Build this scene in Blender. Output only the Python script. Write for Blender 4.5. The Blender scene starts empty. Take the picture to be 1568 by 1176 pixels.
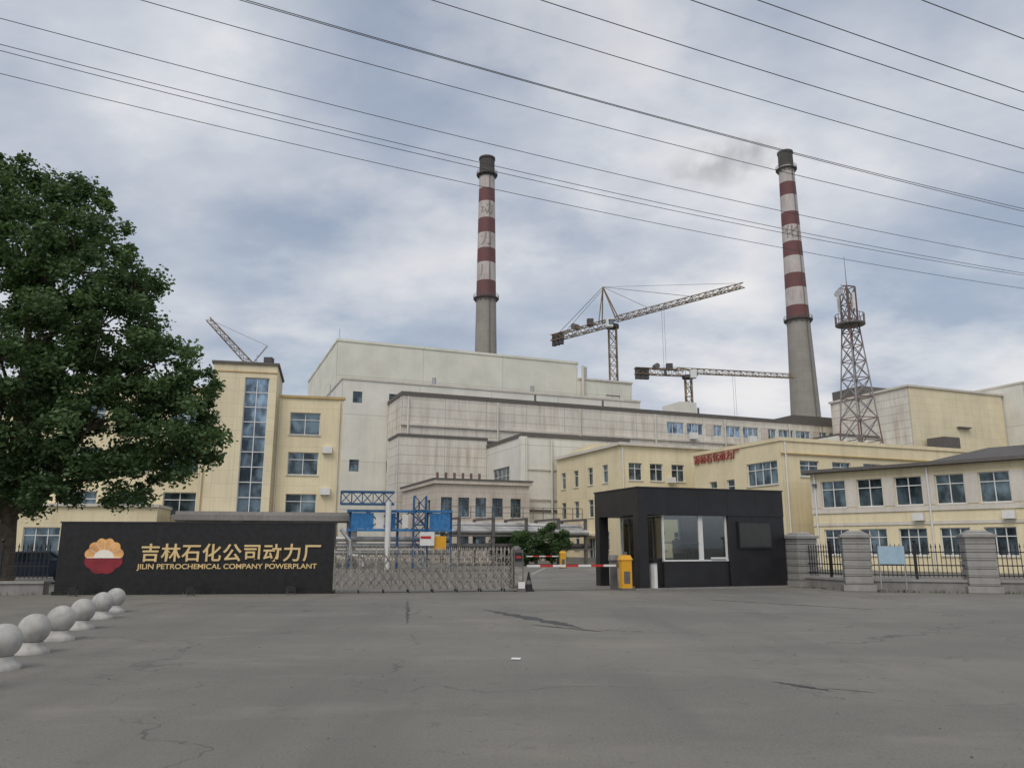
import bpy, math, random
import numpy as np
from mathutils import Vector, Matrix
random.seed(7); rng=np.random.default_rng(7)
D=bpy.data
scene=bpy.context.scene
SY=math.radians(22.03)           # site grid direction
def G(a,b): return (a*math.cos(SY)-b*math.sin(SY), a*math.sin(SY)+b*math.cos(SY))

# ------------------------------------------------------------ materials
def newmat(name):
    m=D.materials.new(name); m.use_nodes=True
    nt=m.node_tree; b=nt.nodes['Principled BSDF']
    return m,nt,b
def math_n(nt,op,a,b=None,c=None):
    n=nt.nodes.new('ShaderNodeMath'); n.operation=op
    for i,x in enumerate((a,b,c)):
        if x is None: continue
        if isinstance(x,(int,float)): n.inputs[i].default_value=x
        else: nt.links.new(x,n.inputs[i])
    return n.outputs[0]
def mixc(nt,f,a,b,mode='MIX'):
    n=nt.nodes.new('ShaderNodeMix'); n.data_type='RGBA'; n.blend_type=mode
    for idx,x in ((0,f),(6,a),(7,b)):
        if isinstance(x,(int,float)): n.inputs[idx].default_value=x
        elif isinstance(x,tuple): n.inputs[idx].default_value=(*x[:3],1)
        else: nt.links.new(x,n.inputs[idx])
    return n.outputs[2]
def ramp(nt,x,p0,p1,c0=0.0,c1=1.0):
    n=nt.nodes.new('ShaderNodeMapRange'); nt.links.new(x,n.inputs[0])
    n.inputs[1].default_value=p0;n.inputs[2].default_value=p1;n.inputs[3].default_value=c0;n.inputs[4].default_value=c1
    return n.outputs[0]
def noise(nt,vec,scale,detail=4,rough=.55):
    n=nt.nodes.new('ShaderNodeTexNoise'); n.inputs['Scale'].default_value=scale
    n.inputs['Detail'].default_value=detail; n.inputs['Roughness'].default_value=rough
    if vec is not None: nt.links.new(vec,n.inputs['Vector'])
    return n.outputs[0]
def mapped(nt,vec,s,loc=(0,0,0)):
    n=nt.nodes.new('ShaderNodeMapping'); nt.links.new(vec,n.inputs[0]); n.inputs['Scale'].default_value=s; n.inputs['Location'].default_value=loc
    return n.outputs[0]

def simple(name,col,rough=.6,metal=0,var=.15,scale=3,spec=None):
    m,nt,b=newmat(name)
    tc=nt.nodes.new('ShaderNodeTexCoord')
    f=noise(nt,tc.outputs['Object'],scale,5)
    f=ramp(nt,f,.3,.7)
    c=mixc(nt,f,tuple(x*(1-var) for x in col),tuple(min(1,x*(1+var)) for x in col))
    nt.links.new(c,b.inputs['Base Color'])
    b.inputs['Roughness'].default_value=rough; b.inputs['Metallic'].default_value=metal
    if spec is not None: b.inputs['Specular IOR Level'].default_value=spec
    return m
def wall(name,col,seam_h=0,seam_w=0,lw=.03,dirt=.35,dirtcol=(.22,.16,.11),sdark=.6,panelvar=.05,rough=.75,streak=.5):
    m,nt,b=newmat(name)
    tc=nt.nodes.new('ShaderNodeTexCoord'); ob=tc.outputs['Object']
    sep=nt.nodes.new('ShaderNodeSeparateXYZ'); nt.links.new(ob,sep.inputs[0])
    u=math_n(nt,'ADD',sep.outputs[0],sep.outputs[1]); z=sep.outputs[2]
    big=ramp(nt,noise(nt,mapped(nt,ob,(.25,.25,.25)),1,4),.3,.7)
    c=mixc(nt,big,tuple(x*.86 for x in col),tuple(min(1,x*1.06) for x in col))
    st=ramp(nt,noise(nt,mapped(nt,ob,(1.3,1.3,.07)),1.0,6,.6),.46,.76)
    bl=ramp(nt,noise(nt,mapped(nt,ob,(.12,.12,.2)),1.0,4),.38,.64)
    sf=math_n(nt,'MULTIPLY',math_n(nt,'MULTIPLY',st,bl),streak)
    c=mixc(nt,sf,c,dirtcol)
    fs=ramp(nt,noise(nt,mapped(nt,ob,(5,5,.35)),1.0,4,.6),.48,.8,0,streak*.42)
    c=mixc(nt,fs,c,dirtcol)
    fine=ramp(nt,noise(nt,ob,6,5),.45,.8,0,dirt*.35)
    c=mixc(nt,fine,c,dirtcol)
    if seam_h:
        zz=math_n(nt,'DIVIDE',z,seam_h); fr=math_n(nt,'FRACT',zz)
        s1=math_n(nt,'LESS_THAN',fr,lw/seam_h)
        s=s1
        if seam_w:
            uu=math_n(nt,'DIVIDE',u,seam_w)
            s2=math_n(nt,'LESS_THAN',math_n(nt,'FRACT',uu),lw/seam_w)
            s=math_n(nt,'MAXIMUM',s1,s2)
            cv=nt.nodes.new('ShaderNodeCombineXYZ')
            nt.links.new(math_n(nt,'FLOOR',zz),cv.inputs[0]); nt.links.new(math_n(nt,'FLOOR',uu),cv.inputs[1])
            wn=nt.nodes.new('ShaderNodeTexWhiteNoise'); wn.noise_dimensions='3D'; nt.links.new(cv.outputs[0],wn.inputs[0])
            pv=math_n(nt,'MULTIPLY',wn.outputs[0],panelvar*2)
            c=mixc(nt,pv,c,tuple(x*.5 for x in col))
        c=mixc(nt,math_n(nt,'MULTIPLY',s,sdark),c,tuple(x*.35 for x in col))
    nt.links.new(c,b.inputs['Base Color']); b.inputs['Roughness'].default_value=rough
    return m
def glassm(name,col=(.13,.18,.21),metal=.55,rough=.08):
    m,nt,b=newmat(name)
    tc=nt.nodes.new('ShaderNodeTexCoord')
    v=mapped(nt,tc.outputs['Object'],(.9,.9,.6))
    f=ramp(nt,noise(nt,v,1.2,2),.38,.62)
    c=mixc(nt,f,tuple(x*.35 for x in col),tuple(x*1.4 for x in col))
    nt.links.new(c,b.inputs['Base Color'])
    b.inputs['Metallic'].default_value=metal; b.inputs['Roughness'].default_value=rough
    return m
M={}
M['cream']=wall('cream_render',(.83,.73,.49),seam_h=3.3,seam_w=6.5,lw=.03,dirt=.4,sdark=.3,streak=.5,dirtcol=(.34,.27,.18))
M['cream_grid']=wall('cream_tile_panels',(.81,.72,.50),seam_h=1.1,seam_w=1.6,lw=.035,dirt=.3,sdark=.35,streak=.35,dirtcol=(.34,.27,.18))
M['cream_dark']=wall('ochre_trim',(.55,.40,.18),dirt=.3)
M['paleband']=wall('pale_render',(.68,.64,.57),dirt=.5,streak=.45)
M['white_panel']=wall('white_metal_panel',(.77,.76,.69),seam_h=6.5,seam_w=11,lw=.10,dirt=.25,sdark=.4,panelvar=.04,streak=.3,dirtcol=(.36,.29,.22))
M['white_panel_clean']=wall('ivory_metal_panel',(.76,.755,.65),seam_h=7,seam_w=14,lw=.11,dirt=.12,sdark=.35,panelvar=.04,streak=.12)
M['white_brick']=wall('white_painted_panels',(.77,.74,.66),seam_h=1.15,seam_w=5.9,lw=.10,dirt=.6,sdark=.5,panelvar=.1,streak=1.0,dirtcol=(.36,.23,.15))
M['pink_brick']=wall('weathered_panel_brick',(.70,.64,.56),seam_h=.8,seam_w=3,lw=.06,dirt=.7,sdark=.4,panelvar=.12,streak=.9,dirtcol=(.30,.19,.13))
M['coping']=simple('dark_coping',(.12,.11,.10),.7)
M['roof_dark']=wall('dark_roof_sheet',(.085,.08,.078),seam_h=0,dirt=.3,rough=.7)
M['black_clad']=simple('black_aluminium_cladding',(.016,.016,.019),.42,0,.35,1.2)
M['black_iron']=simple('black_painted_iron',(.018,.018,.02),.5)
M['granite_black']=simple('black_polished_granite',(.012,.012,.013),.33,0,.5,5)
M['granite']=wall('grey_rusticated_granite',(.33,.32,.30),seam_h=.3,seam_w=0,lw=.035,dirt=.8,sdark=.7,streak=.6,dirtcol=(.12,.11,.10))
M['granite_base']=wall('granite_base_course',(.27,.26,.245),seam_h=0,dirt=.9,streak=.8,dirtcol=(.10,.09,.08))
M['glass']=glassm('window_glass')
M['glass_blue']=glassm('blue_window_glass',(.24,.33,.42),.6,.1)
M['frame']=simple('white_window_frame',(.7,.7,.69),.45,0,.06)
M['frame_dark']=simple('dark_window_frame',(.10,.11,.12),.45)
M['concrete']=wall('chimney_concrete',(.30,.285,.255),seam_h=3,lw=.12,dirt=.4,sdark=.25,streak=.6)
M['ch_white']=wall('chimney_white_paint',(.56,.525,.50),seam_h=0,dirt=1.4,streak=1.0,dirtcol=(.24,.17,.16))
M['ch_red']=wall('chimney_red_paint',(.165,.062,.064),seam_h=0,dirt=1.2,streak=1.0,dirtcol=(.13,.08,.075))
M['soot']=simple('sooty_concrete',(.075,.07,.065),.9)
M['steel']=simple('galvanised_steel',(.42,.42,.42),.4,.7)
M['steel_dark']=simple('weathered_steel',(.15,.14,.135),.6,.3)
M['stainless']=simple('stainless_steel',(.40,.365,.32),.34,.7,.4,6)
M['crane_yellow']=simple('crane_weathered_yellow',(.20,.145,.085),.6,.1,.5,.4)
M['crane_grey']=simple('crane_grey',(.26,.25,.25),.6,.1)
M['counter']=simple('counterweight_concrete',(.08,.075,.075),.8)
M['tower_red']=simple('mast_red_oxide',(.17,.10,.095),.6)
M['blue']=simple('blue_paint',(.03,.17,.40),.55,0,.3)
M['blue_dark']=simple('blue_steel',(.03,.10,.22),.55,0,.2)
M['pipe']=simple('aluminium_pipe_lagging',(.50,.49,.47),.4,.5,.25,1)
M['white']=simple('white_paint',(.72,.72,.70),.5,0,.08)
M['yellow']=simple('yellow_enamel',(.72,.36,.02),.4,0,.08)
M['red']=simple('red_enamel',(.50,.03,.025),.5)
M['red_sign']=simple('red_sign_letter',(.34,.06,.05),.6)
M['gold']=simple('brushed_gold_letter',(.78,.58,.28),.4,.2,.1)
M['logo_gold']=simple('logo_gold_petals',(.85,.42,.16),.45,0,.35,3)
M['logo_red']=simple('logo_red_petals',(.24,.02,.03),.45,0,.3,2)
M['logo_white']=simple('logo_white_sun',(.9,.84,.72),.45,0,.05)
M['stone_ball']=wall('white_stone',(.47,.46,.43),dirt=1.4,streak=.9,dirtcol=(.15,.14,.125))
M['pale_blue']=simple('pale_blue_board',(.33,.47,.56),.5,0,.1)
M['screen']=simple('notice_screen',(.045,.047,.045),.35)
M['bark']=simple('bark',(.09,.07,.05),.9,0,.4,6)
M['rubber']=simple('black_rubber',(.02,.02,.02),.8)
M['car_dark']=simple('dark_car_paint',(.035,.05,.09),.25,.3)
M['car_white']=simple('silver_car_paint',(.5,.5,.5),.3,.3)
M['wire']=simple('aluminium_conductor',(.07,.07,.075),.7)
M['paper']=simple('paper',(.75,.75,.75),.8)
M['marking']=simple('worn_road_paint',(.42,.42,.40),.8,0,.4,6)
M['ink']=simple('chimney_lettering',(.31,.25,.235),.8,0,.4,1)
M['pebble']=simple('pebble_grit',(.16,.15,.13),.9,0,.5,8)

def leafmat(name,c0,c1):
    m,nt,b=newmat(name)
    tc=nt.nodes.new('ShaderNodeTexCoord'); g=nt.nodes.new('ShaderNodeNewGeometry')
    f=ramp(nt,noise(nt,tc.outputs['Object'],.75,3),.35,.68)
    f2=math_n(nt,'MULTIPLY_ADD',g.outputs['Random Per Island'],.5,math_n(nt,'MULTIPLY',f,.6))
    c=mixc(nt,f2,c0,c1)
    nt.links.new(c,b.inputs['Base Color']); b.inputs['Roughness'].default_value=.6
    tr=nt.nodes.new('ShaderNodeBsdfTranslucent'); nt.links.new(mixc(nt,.5,c,(.14,.24,.04)),tr.inputs[0])
    mx=nt.nodes.new('ShaderNodeMixShader'); mx.inputs[0].default_value=.3
    nt.links.new(b.outputs[0],mx.inputs[1]); nt.links.new(tr.outputs[0],mx.inputs[2])
    nt.links.new(mx.outputs[0],nt.nodes['Material Output'].inputs[0])
    return m
M['leaf']=leafmat('leaf_green',(.032,.068,.026),(.11,.185,.065))
M['leaf2']=leafmat('shrub_green',(.025,.06,.02),(.09,.15,.05))

m,nt,b=newmat('guardhouse_clear_glass')
tr=nt.nodes.new('ShaderNodeBsdfTransparent'); tr.inputs[0].default_value=(.72,.78,.78,1)
gl=nt.nodes.new('ShaderNodeBsdfGlossy'); gl.inputs['Roughness'].default_value=.03
fr=nt.nodes.new('ShaderNodeFresnel'); fr.inputs[0].default_value=1.6
mx=nt.nodes.new('ShaderNodeMixShader'); nt.links.new(math_n(nt,'ADD',fr.outputs[0],.06),mx.inputs[0])
nt.links.new(tr.outputs[0],mx.inputs[1]); nt.links.new(gl.outputs[0],mx.inputs[2])
nt.links.new(mx.outputs[0],nt.nodes['Material Output'].inputs[0]); M['clear']=m

# ------------------------------------------------------------ mesh builder
class B:
    def __init__(s,name,o=(0,0),yaw=0,z=0):
        s.name=name;s.o=o;s.yaw=yaw;s.z=z;s.parts={};s.extra=[]
    def part(s,p):
        return s.parts.setdefault(p,dict(v=[],f=[],mi=[],mats=[],sm=[]))
    def add(s,p,mat,vs,fs,smooth=False):
        P=s.part(p)
        if mat not in P['mats']: P['mats'].append(mat)
        k=P['mats'].index(mat); o=len(P['v'])
        P['v'].extend([tuple(v) for v in vs])
        for f in fs:
            P['f'].append(tuple(o+i for i in f)); P['mi'].append(k); P['sm'].append(smooth)
    def box(s,p,mat,x0,x1,y0,y1,z0,z1):
        vs=[(x,y,z) for z in (z0,z1) for y in (y0,y1) for x in (x0,x1)]
        s.add(p,mat,vs,[(0,2,3,1),(4,5,7,6),(0,1,5,4),(2,6,7,3),(0,4,6,2),(1,3,7,5)])
    def cyl(s,p,mat,p0,p1,r0,r1=None,n=12,cap=True,smooth=True):
        if r1 is None:r1=r0
        p0=Vector(p0);p1=Vector(p1);ax=(p1-p0)
        if ax.length<1e-6:return
        ax.normalize()
        u=ax.cross(Vector((0,0,1)))
        if u.length<1e-3:u=Vector((1,0,0))
        u.normalize();w=ax.cross(u)
        vs=[]
        for c,r in ((p0,r0),(p1,r1)):
            for i in range(n):
                a=2*math.pi*(i+.5)/n
                vs.append(c+u*(math.cos(a)*r)+w*(math.sin(a)*r))
        fs=[(i,(i+1)%n,n+(i+1)%n,n+i) for i in range(n)]
        s.add(p,mat,vs,fs,smooth and n>6)
        if cap: s.add(p,mat,vs,[tuple(range(n-1,-1,-1)),tuple(range(n,2*n))])
    def beam(s,p,mat,p0,p1,w): s.cyl(p,mat,p0,p1,w*.707,n=4,smooth=False)
    def path(s,p,mat,pts,r,n=10):
        for a,b in zip(pts[:-1],pts[1:]): s.cyl(p,mat,a,b,r,n=n,cap=True)
    def lathe(s,p,mat,c,prof,n=28,smooth=True):
        vs=[];
        for r,z in prof:
            for i in range(n):
                a=2*math.pi*i/n; vs.append((c[0]+r*math.cos(a),c[1]+r*math.sin(a),c[2]+z))
        fs=[]
        for j in range(len(prof)-1):
            for i in range(n):
                fs.append((j*n+i,j*n+(i+1)%n,(j+1)*n+(i+1)%n,(j+1)*n+i))
        s.add(p,mat,vs,fs,smooth)
        s.add(p,mat,vs,[tuple(range((len(prof)-1)*n,len(prof)*n))])
    def lattice(s,p,mat,p0,p1,w0,w1,n,r,rd=None,tri=False):
        rd=rd or r*.6
        p0=Vector(p0);p1=Vector(p1);ax=(p1-p0).normalized()
        u=ax.cross(Vector((0,0,1)))
        if u.length<1e-2:u=Vector((1,0,0))
        u.normalize();w=u.cross(ax)
        def ring(t):
            c=p0.lerp(p1,t);h=(w0+(w1-w0)*t)/2
            if tri: return [c-u*h,c+u*h,c+w*h*1.9]
            return [c-u*h-w*h,c+u*h-w*h,c+u*h+w*h,c-u*h+w*h]
        rs=[ring(i/n) for i in range(n+1)];m=len(rs[0])
        for i in range(n):
            for k in range(m):
                s.beam(p,mat,rs[i][k],rs[i+1][k],r)
                a,b2=(k,(k+1)%m) if i%2==0 else ((k+1)%m,k)
                s.beam(p,mat,rs[i][a],rs[i+1][b2],rd)
                s.beam(p,mat,rs[i][k],rs[i][(k+1)%m],rd)
    def facade(s,side,pos,u0,u1,z0,z1,rects,mat,dep=.2,glass='glass',frame='frame',mull=(1,1),fw=.06,sill=True,part='walls'):
        def mp(u,z,d):
            if side=='front': return (u,pos+d,z)
            if side=='left': return (pos+d,u,z)
            return (pos-d,u,z)
        us=sorted({u0,u1,*[r[0] for r in rects],*[r[1] for r in rects]})
        zs=sorted({z0,z1,*[r[2] for r in rects],*[r[3] for r in rects]})
        for a,b_ in zip(us[:-1],us[1:]):
            for c,d in zip(zs[:-1],zs[1:]):
                mu,mz=(a+b_)/2,(c+d)/2
                if any(r[0]<mu<r[1] and r[2]<mz<r[3] for r in rects): continue
                s.add(part,mat,[mp(a,c,0),mp(b_,c,0),mp(b_,d,0),mp(a,d,0)],[(0,1,2,3)])
        for r in rects:
            a,b_,c,d=r[:4]
            o=[mp(a,c,0),mp(b_,c,0),mp(b_,d,0),mp(a,d,0)];i=[mp(a,c,dep),mp(b_,c,dep),mp(b_,d,dep),mp(a,d,dep)]
            s.add(part,mat,o+i,[(0,1,5,4),(1,2,6,5),(2,3,7,6),(3,0,4,7)])
            s.add('window_glass',glass,i,[(0,1,2,3)])
            g=dep-.05
            def bar(ua,ub,za,zb):
                p1_=mp(ua,za,g-.03);p2_=mp(ub,zb,g+.04)
                s.box('window_frames',frame,min(p1_[0],p2_[0]),max(p1_[0],p2_[0]),min(p1_[1],p2_[1]),max(p1_[1],p2_[1]),za,zb)
            bar(a,a+fw,c,d);bar(b_-fw,b_,c,d);bar(a+fw,b_-fw,c,c+fw);bar(a+fw,b_-fw,d-fw,d)
            nx,nz=r[4] if len(r)>4 else mull
            for k in range(1,nx+1):
                uu=a+(b_-a)*k/(nx+1);bar(uu-fw/2,uu+fw/2,c+fw,d-fw)
            zt=[]
            if nz==1: zt=[c+(d-c)*.68]
            elif nz>1: zt=[c+(d-c)*k/(nz+1) for k in range(1,nz+1)]
            for zz in zt:
                xs=[a+fw]+[a+(b_-a)*k/(nx+1) for k in range(1,nx+1)]+[b_-fw]
                for q,(xa,xb) in enumerate(zip(xs[:-1],xs[1:])):
                    e0=0 if q==0 else fw/2; e1=0 if q==len(xs)-2 else fw/2
                    bar(xa+e0,xb-e1,zz-fw/2,zz+fw/2)
            if sill:
                pa=mp(a-.08,c-.09,-.08);pb=mp(b_+.08,c-.012,dep*.5)
                s.box('sills','paleband',min(pa[0],pb[0]),max(pa[0],pb[0]),min(pa[1],pb[1]),max(pa[1],pb[1]),c-.09,c-.003)
    def text(s,pname,body,mat,size,loc,rot=(math.pi/2,0,0),ext=.02,align='LEFT',spacing=1,width=None):
        cu=D.curves.new(pname,'FONT');cu.body=body;cu.size=size;cu.extrude=ext;cu.align_x=align;cu.space_character=spacing
        cu.offset=size*.016
        ob=D.objects.new(pname,cu);scene.collection.objects.link(ob);cu.materials.append(M[mat])
        bpy.context.view_layer.update()
        if width:
            w=ob.dimensions.x
            if w>0.01: ob.scale=(width/w,1 if abs(width/w-1)<.6 else width/w,1)
        ob.location=loc;ob.rotation_euler=rot;s.extra.append(ob);return ob
    def finish(s):
        e=D.objects.new(s.name,None);e.empty_display_size=.5;scene.collection.objects.link(e)
        e.location=(s.o[0],s.o[1],s.z);e.rotation_euler=(0,0,s.yaw)
        for pn,P in s.parts.items():
            me=D.meshes.new(pn);me.from_pydata(P['v'],[],P['f'])
            for mm in P['mats']: me.materials.append(M[mm])
            me.polygons.foreach_set('material_index',P['mi']);me.polygons.foreach_set('use_smooth',P['sm'])
            me.update();ob=D.objects.new(pn,me);scene.collection.objects.link(ob);ob.parent=e
        for ob in s.extra: ob.parent=e
        return e
def shell(b,L,dep,z0,z1,mat,fr=(),lf=(),rt=(),mull=(1,1),top='roof_dark',cop=.35,copm='coping',copo=.12,**k):
    b.facade('front',0,0,L,z0,z1,list(fr),mat,mull=mull,**k)
    b.facade('left',0,0,dep,z0,z1,list(lf),mat,mull=mull,**k)
    b.facade('right',L,0,dep,z0,z1,list(rt),mat,mull=mull,**k)
    b.add('walls',mat,[(0,dep,z0),(L,dep,z0),(L,dep,z1),(0,dep,z1)],[(0,1,2,3)])
    b.box('roof',top,0.01,L-.01,.01,dep-.01,z1-.3,z1-.002)
    if cop:
        o=copo
        b.box('coping',copm,-o,L+o,-o,.3,z1,z1+cop);b.box('coping',copm,-o,L+o,dep-.3,dep+o,z1,z1+cop)
        b.box('coping',copm,-o,.3,.3,dep-.3,z1,z1+cop);b.box('coping',copm,L-.3,L+o,.3,dep-.3,z1,z1+cop)

# ------------------------------------------------------------ ground
m,nt,b=newmat('asphalt');g=nt.nodes.new('ShaderNodeNewGeometry');pos=g.outputs['Position']
big=ramp(nt,noise(nt,pos,.10,5,.6),.38,.62)
c=mixc(nt,big,(.122,.117,.103),(.222,.206,.172))
st=ramp(nt,noise(nt,mapped(nt,pos,(.16,.30,1),(3.1,1.7,0)),1.0,6,.62),.49,.60,0,.6)
c=mixc(nt,st,c,(.100,.097,.090))
mid=ramp(nt,noise(nt,pos,.8,6,.70),.42,.68,0,.5)
c=mixc(nt,mid,c,(.094,.092,.084))
lt=ramp(nt,noise(nt,mapped(nt,pos,(.35,.8,1),(8,3,0)),1.0,6,.66),.54,.70,0,.45)
c=mixc(nt,lt,c,(.27,.25,.21))
spots=ramp(nt,noise(nt,pos,3.2,3,.5),.64,.71,0,.45)
c=mixc(nt,spots,c,(.062,.062,.058))
fine=ramp(nt,noise(nt,pos,30,3,.8),.30,.70,-.0,.6)
c=mixc(nt,fine,c,(.25,.235,.20))
fine2=ramp(nt,noise(nt,pos,75,2,.8),.53,.68,0,.65)
c=mixc(nt,fine2,c,(.07,.068,.062))
tm=ramp(nt,noise(nt,mapped(nt,pos,(.5,.06,1)),1.4,4,.6),.50,.70,0,.40)
c=mixc(nt,tm,c,(.098,.095,.088))
nn=nt.nodes.new('ShaderNodeTexNoise');nn.inputs['Scale'].default_value=.8;nn.inputs['Detail'].default_value=6;nt.links.new(pos,nn.inputs['Vector'])
for sc,wd,th,am in ((.16,.0034,.42,.6),(.43,.0045,.52,.45)):
    vor=nt.nodes.new('ShaderNodeTexVoronoi');vor.feature='DISTANCE_TO_EDGE';vor.inputs['Scale'].default_value=sc
    wv=nt.nodes.new('ShaderNodeVectorMath');wv.operation='MULTIPLY_ADD'
    nt.links.new(nn.outputs['Color'],wv.inputs[0]);wv.inputs[1].default_value=(2.5,2.5,0);nt.links.new(pos,wv.inputs[2])
    nt.links.new(wv.outputs[0],vor.inputs['Vector'])
    cr=math_n(nt,'LESS_THAN',vor.outputs['Distance'],wd)
    cr=math_n(nt,'MULTIPLY',cr,ramp(nt,noise(nt,pos,.13+sc*.3,2),th,th+.1,0,am))
    c=mixc(nt,cr,c,(.06,.06,.055))
nt.links.new(c,b.inputs['Base Color']);b.inputs['Roughness'].default_value=.82
bp=nt.nodes.new('ShaderNodeBump');bp.inputs['Strength'].default_value=.45;bp.inputs['Distance'].default_value=.015
nt.links.new(noise(nt,pos,45,4,.75),bp.inputs['Height']);nt.links.new(bp.outputs[0],b.inputs['Normal'])
M['asphalt']=m
me=D.meshes.new('ground');me.from_pydata([(-3000,-500,0),(3000,-500,0),(3000,4000,0),(-3000,4000,0)],[],[(0,1,2,3)])
me.materials.append(m);scene.collection.objects.link(D.objects.new('ground',me))

M['patch']=simple('dark_tar_patch',(.055,.055,.053),.8,0,.3,3)
M['repair']=simple('asphalt_repair',(.115,.112,.104),.85,0,.35,9)
def blob(name,pts,mat,z=.004):
    me=D.meshes.new(name);me.from_pydata([(x,y,z) for x,y in pts],[],[tuple(range(len(pts)))]);me.materials.append(M[mat])
    o=D.objects.new(name,me);scene.collection.objects.link(o)
def streakblob(x0,y0,x1,y1,w,mat,name):
    n=28;L=[];R=[]
    dx,dy=x1-x0,y1-y0;l=math.hypot(dx,dy);nx,ny=-dy/l,dx/l
    for i in range(n+1):
        t=i/n;ww=w*(math.sin(math.pi*t)**.6+.03)*random.uniform(.35,1.1)
        cx,cy=x0+dx*t+nx*random.uniform(-.04,.04),y0+dy*t
        L.append((cx+nx*ww,cy+ny*ww));R.append((cx-nx*ww*random.uniform(.5,1),cy-ny*ww))
    blob(name,L+R[::-1],mat)
streakblob(-.75,21.0,1.45,16.2,.26,'patch','tar_patch')
streakblob(.4,17.0,1.75,15.6,.10,'patch','tar_patch')
streakblob(3.15,9.95,3.65,9.3,.055,'patch','tar_patch')
streakblob(3.6,9.5,4.1,9.2,.012,'patch','tar_patch')
streakblob(-3.2,24.5,-2.2,17.0,.05,'patch','tar_patch')
streakblob(6.0,25.0,9.5,21.0,.07,'patch','tar_patch')
blob('paper_scrap',[(-.02,11.8),(.12,11.78),(.13,11.95),(.0,11.97)],'paper',.01)
for (x0,y0,x1,y1,w) in ((1.0,38,3.6,36.8,.12),(1.2,48,2.6,62,.12),(-1.0,31.6,3.2,33.2,.10)):
    dx,dy=x1-x0,y1-y0;l=math.hypot(dx,dy);nx,ny=-dy/l*w/2,dx/l*w/2
    blob('road_marking',[(x0+nx,y0+ny),(x1+nx,y1+ny),(x1-nx,y1-ny),(x0-nx,y0-ny)],'marking')
# loose grit scattered over the forecourt
gr=B('gravel')
for _ in range(900):
    y=3+24*random.random()**1.3;x=random.uniform(-.75,.75)*y;r=random.uniform(.006,.02)
    a=random.random()*6;ca,sa=math.cos(a)*r,math.sin(a)*r
    gr.add('grit','pebble',[(x+ca,y+sa,0),(x-sa,y+ca,0),(x-ca,y-sa*.8,0),(x+sa,y-ca,0),(x+ca*.2,y,r*.8)],[(0,1,4),(1,2,4),(2,3,4),(3,0,4)])
gr.finish()

# ------------------------------------------------------------ chimneys
def chimney(x,y,H,prof,bands,chars,gal):
    b=B('power_plant_chimney',(x,y))
    def R(z):
        for (za,ra),(zb,rb) in zip(prof[:-1],prof[1:]):
            if za<=z<=zb: return ra+(rb-ra)*(z-za)/(zb-za)
        return prof[-1][1]
    for (z0,z1,mt) in bands:
        k=max(1,int((z1-z0)/6));zs=[z0+(z1-z0)*i/k for i in range(k+1)]
        for a,c in zip(zs[:-1],zs[1:]): b.cyl('shaft',mt,(0,0,a),(0,0,c),R(a),R(c),n=40,cap=False)
    b.cyl('rim','soot',(0,0,H-.6),(0,0,H),R(H)+.22,R(H)+.22,n=40)
    for zg in gal:
        r=R(zg)
        b.cyl('gallery_deck','steel_dark',(0,0,zg),(0,0,zg+.25),r+.8,r+.9,n=32)
        for hh in (.7,1.25):
            pts=[((r+.8)*math.cos(t*math.pi/12),(r+.8)*math.sin(t*math.pi/12),zg+hh) for t in range(25)]
            b.path('gallery_rail','steel_dark',pts,.05,4)
        for t in range(24):
            a=t*math.pi/12;b.beam('gallery_rail','steel_dark',((r+.8)*math.cos(a),(r+.8)*math.sin(a),zg+.2),((r+.8)*math.cos(a),(r+.8)*math.sin(a),zg+1.3),.07)
            if t%2==0:b.beam('gallery_bracket','steel_dark',(r*math.cos(a),r*math.sin(a),zg-1),((r+.75)*math.cos(a),(r+.75)*math.sin(a),zg),.12)
    for s_ in (-.25,.25):
        a0=-1.2+s_*.15
        b.path('ladder','steel_dark',[((R(z)+.2)*math.cos(a0),(R(z)+.2)*math.sin(a0),z) for z in range(0,int(H),6)],.05,4)
    for ch,zc,mt,size in chars:
        cu=D.curves.new('c','FONT');cu.body=ch;cu.size=size;cu.align_x='CENTER';cu.align_y='CENTER';cu.offset=.01
        ob=D.objects.new('c',cu);scene.collection.objects.link(ob);bpy.context.view_layer.update()
        me=D.meshes.new_from_object(ob.evaluated_get(bpy.context.evaluated_depsgraph_get()))
        vs=[];az0=math.atan2(-y,-x)
        for v in me.vertices:
            z=zc+v.co.y;r=R(z)+.06;a=az0+v.co.x/r
            vs.append((r*math.cos(a),r*math.sin(a),z))
        fs=[tuple(p.vertices) for p in me.polygons]
        if vs:b.add('painted_lettering',mt,vs,fs)
        D.objects.remove(ob)
    b.finish()
zl=[74,79,84.7,89.2,94.1,98.9,104.3,108.6,112.7]
bl=[(0,74,'concrete')];alt=['ch_red','ch_white']
for i in range(8): bl.append((zl[i],zl[i+1],alt[i%2]))
bl.append((112.7,119.3,'soot'))
chimney(-7.7,220,119.3,[(0,4.6),(55,3.25),(74,2.95),(119.3,2.3)],bl,[('动',101.6,'ink',4.4),('力',91.6,'ink',4.2),('厂',81.8,'ink',4.2)],[73.6,113.4])
zr=[67.3,71.3,76.8,81.3,86.7,91.3,96.6,100.9,106.4,110.7,116.2]
br=[(0,67.3,'concrete')]
for i in range(10): br.append((zr[i],zr[i+1],alt[i%2]))
br.append((116.2,121.3,'soot'))
chimney(84.7,220,121.3,[(0,5.6),(37,4.15),(67,3.25),(121.3,2.15)],br,[('化',94,'ink',4.4)],[66.9,115.2])

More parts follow.
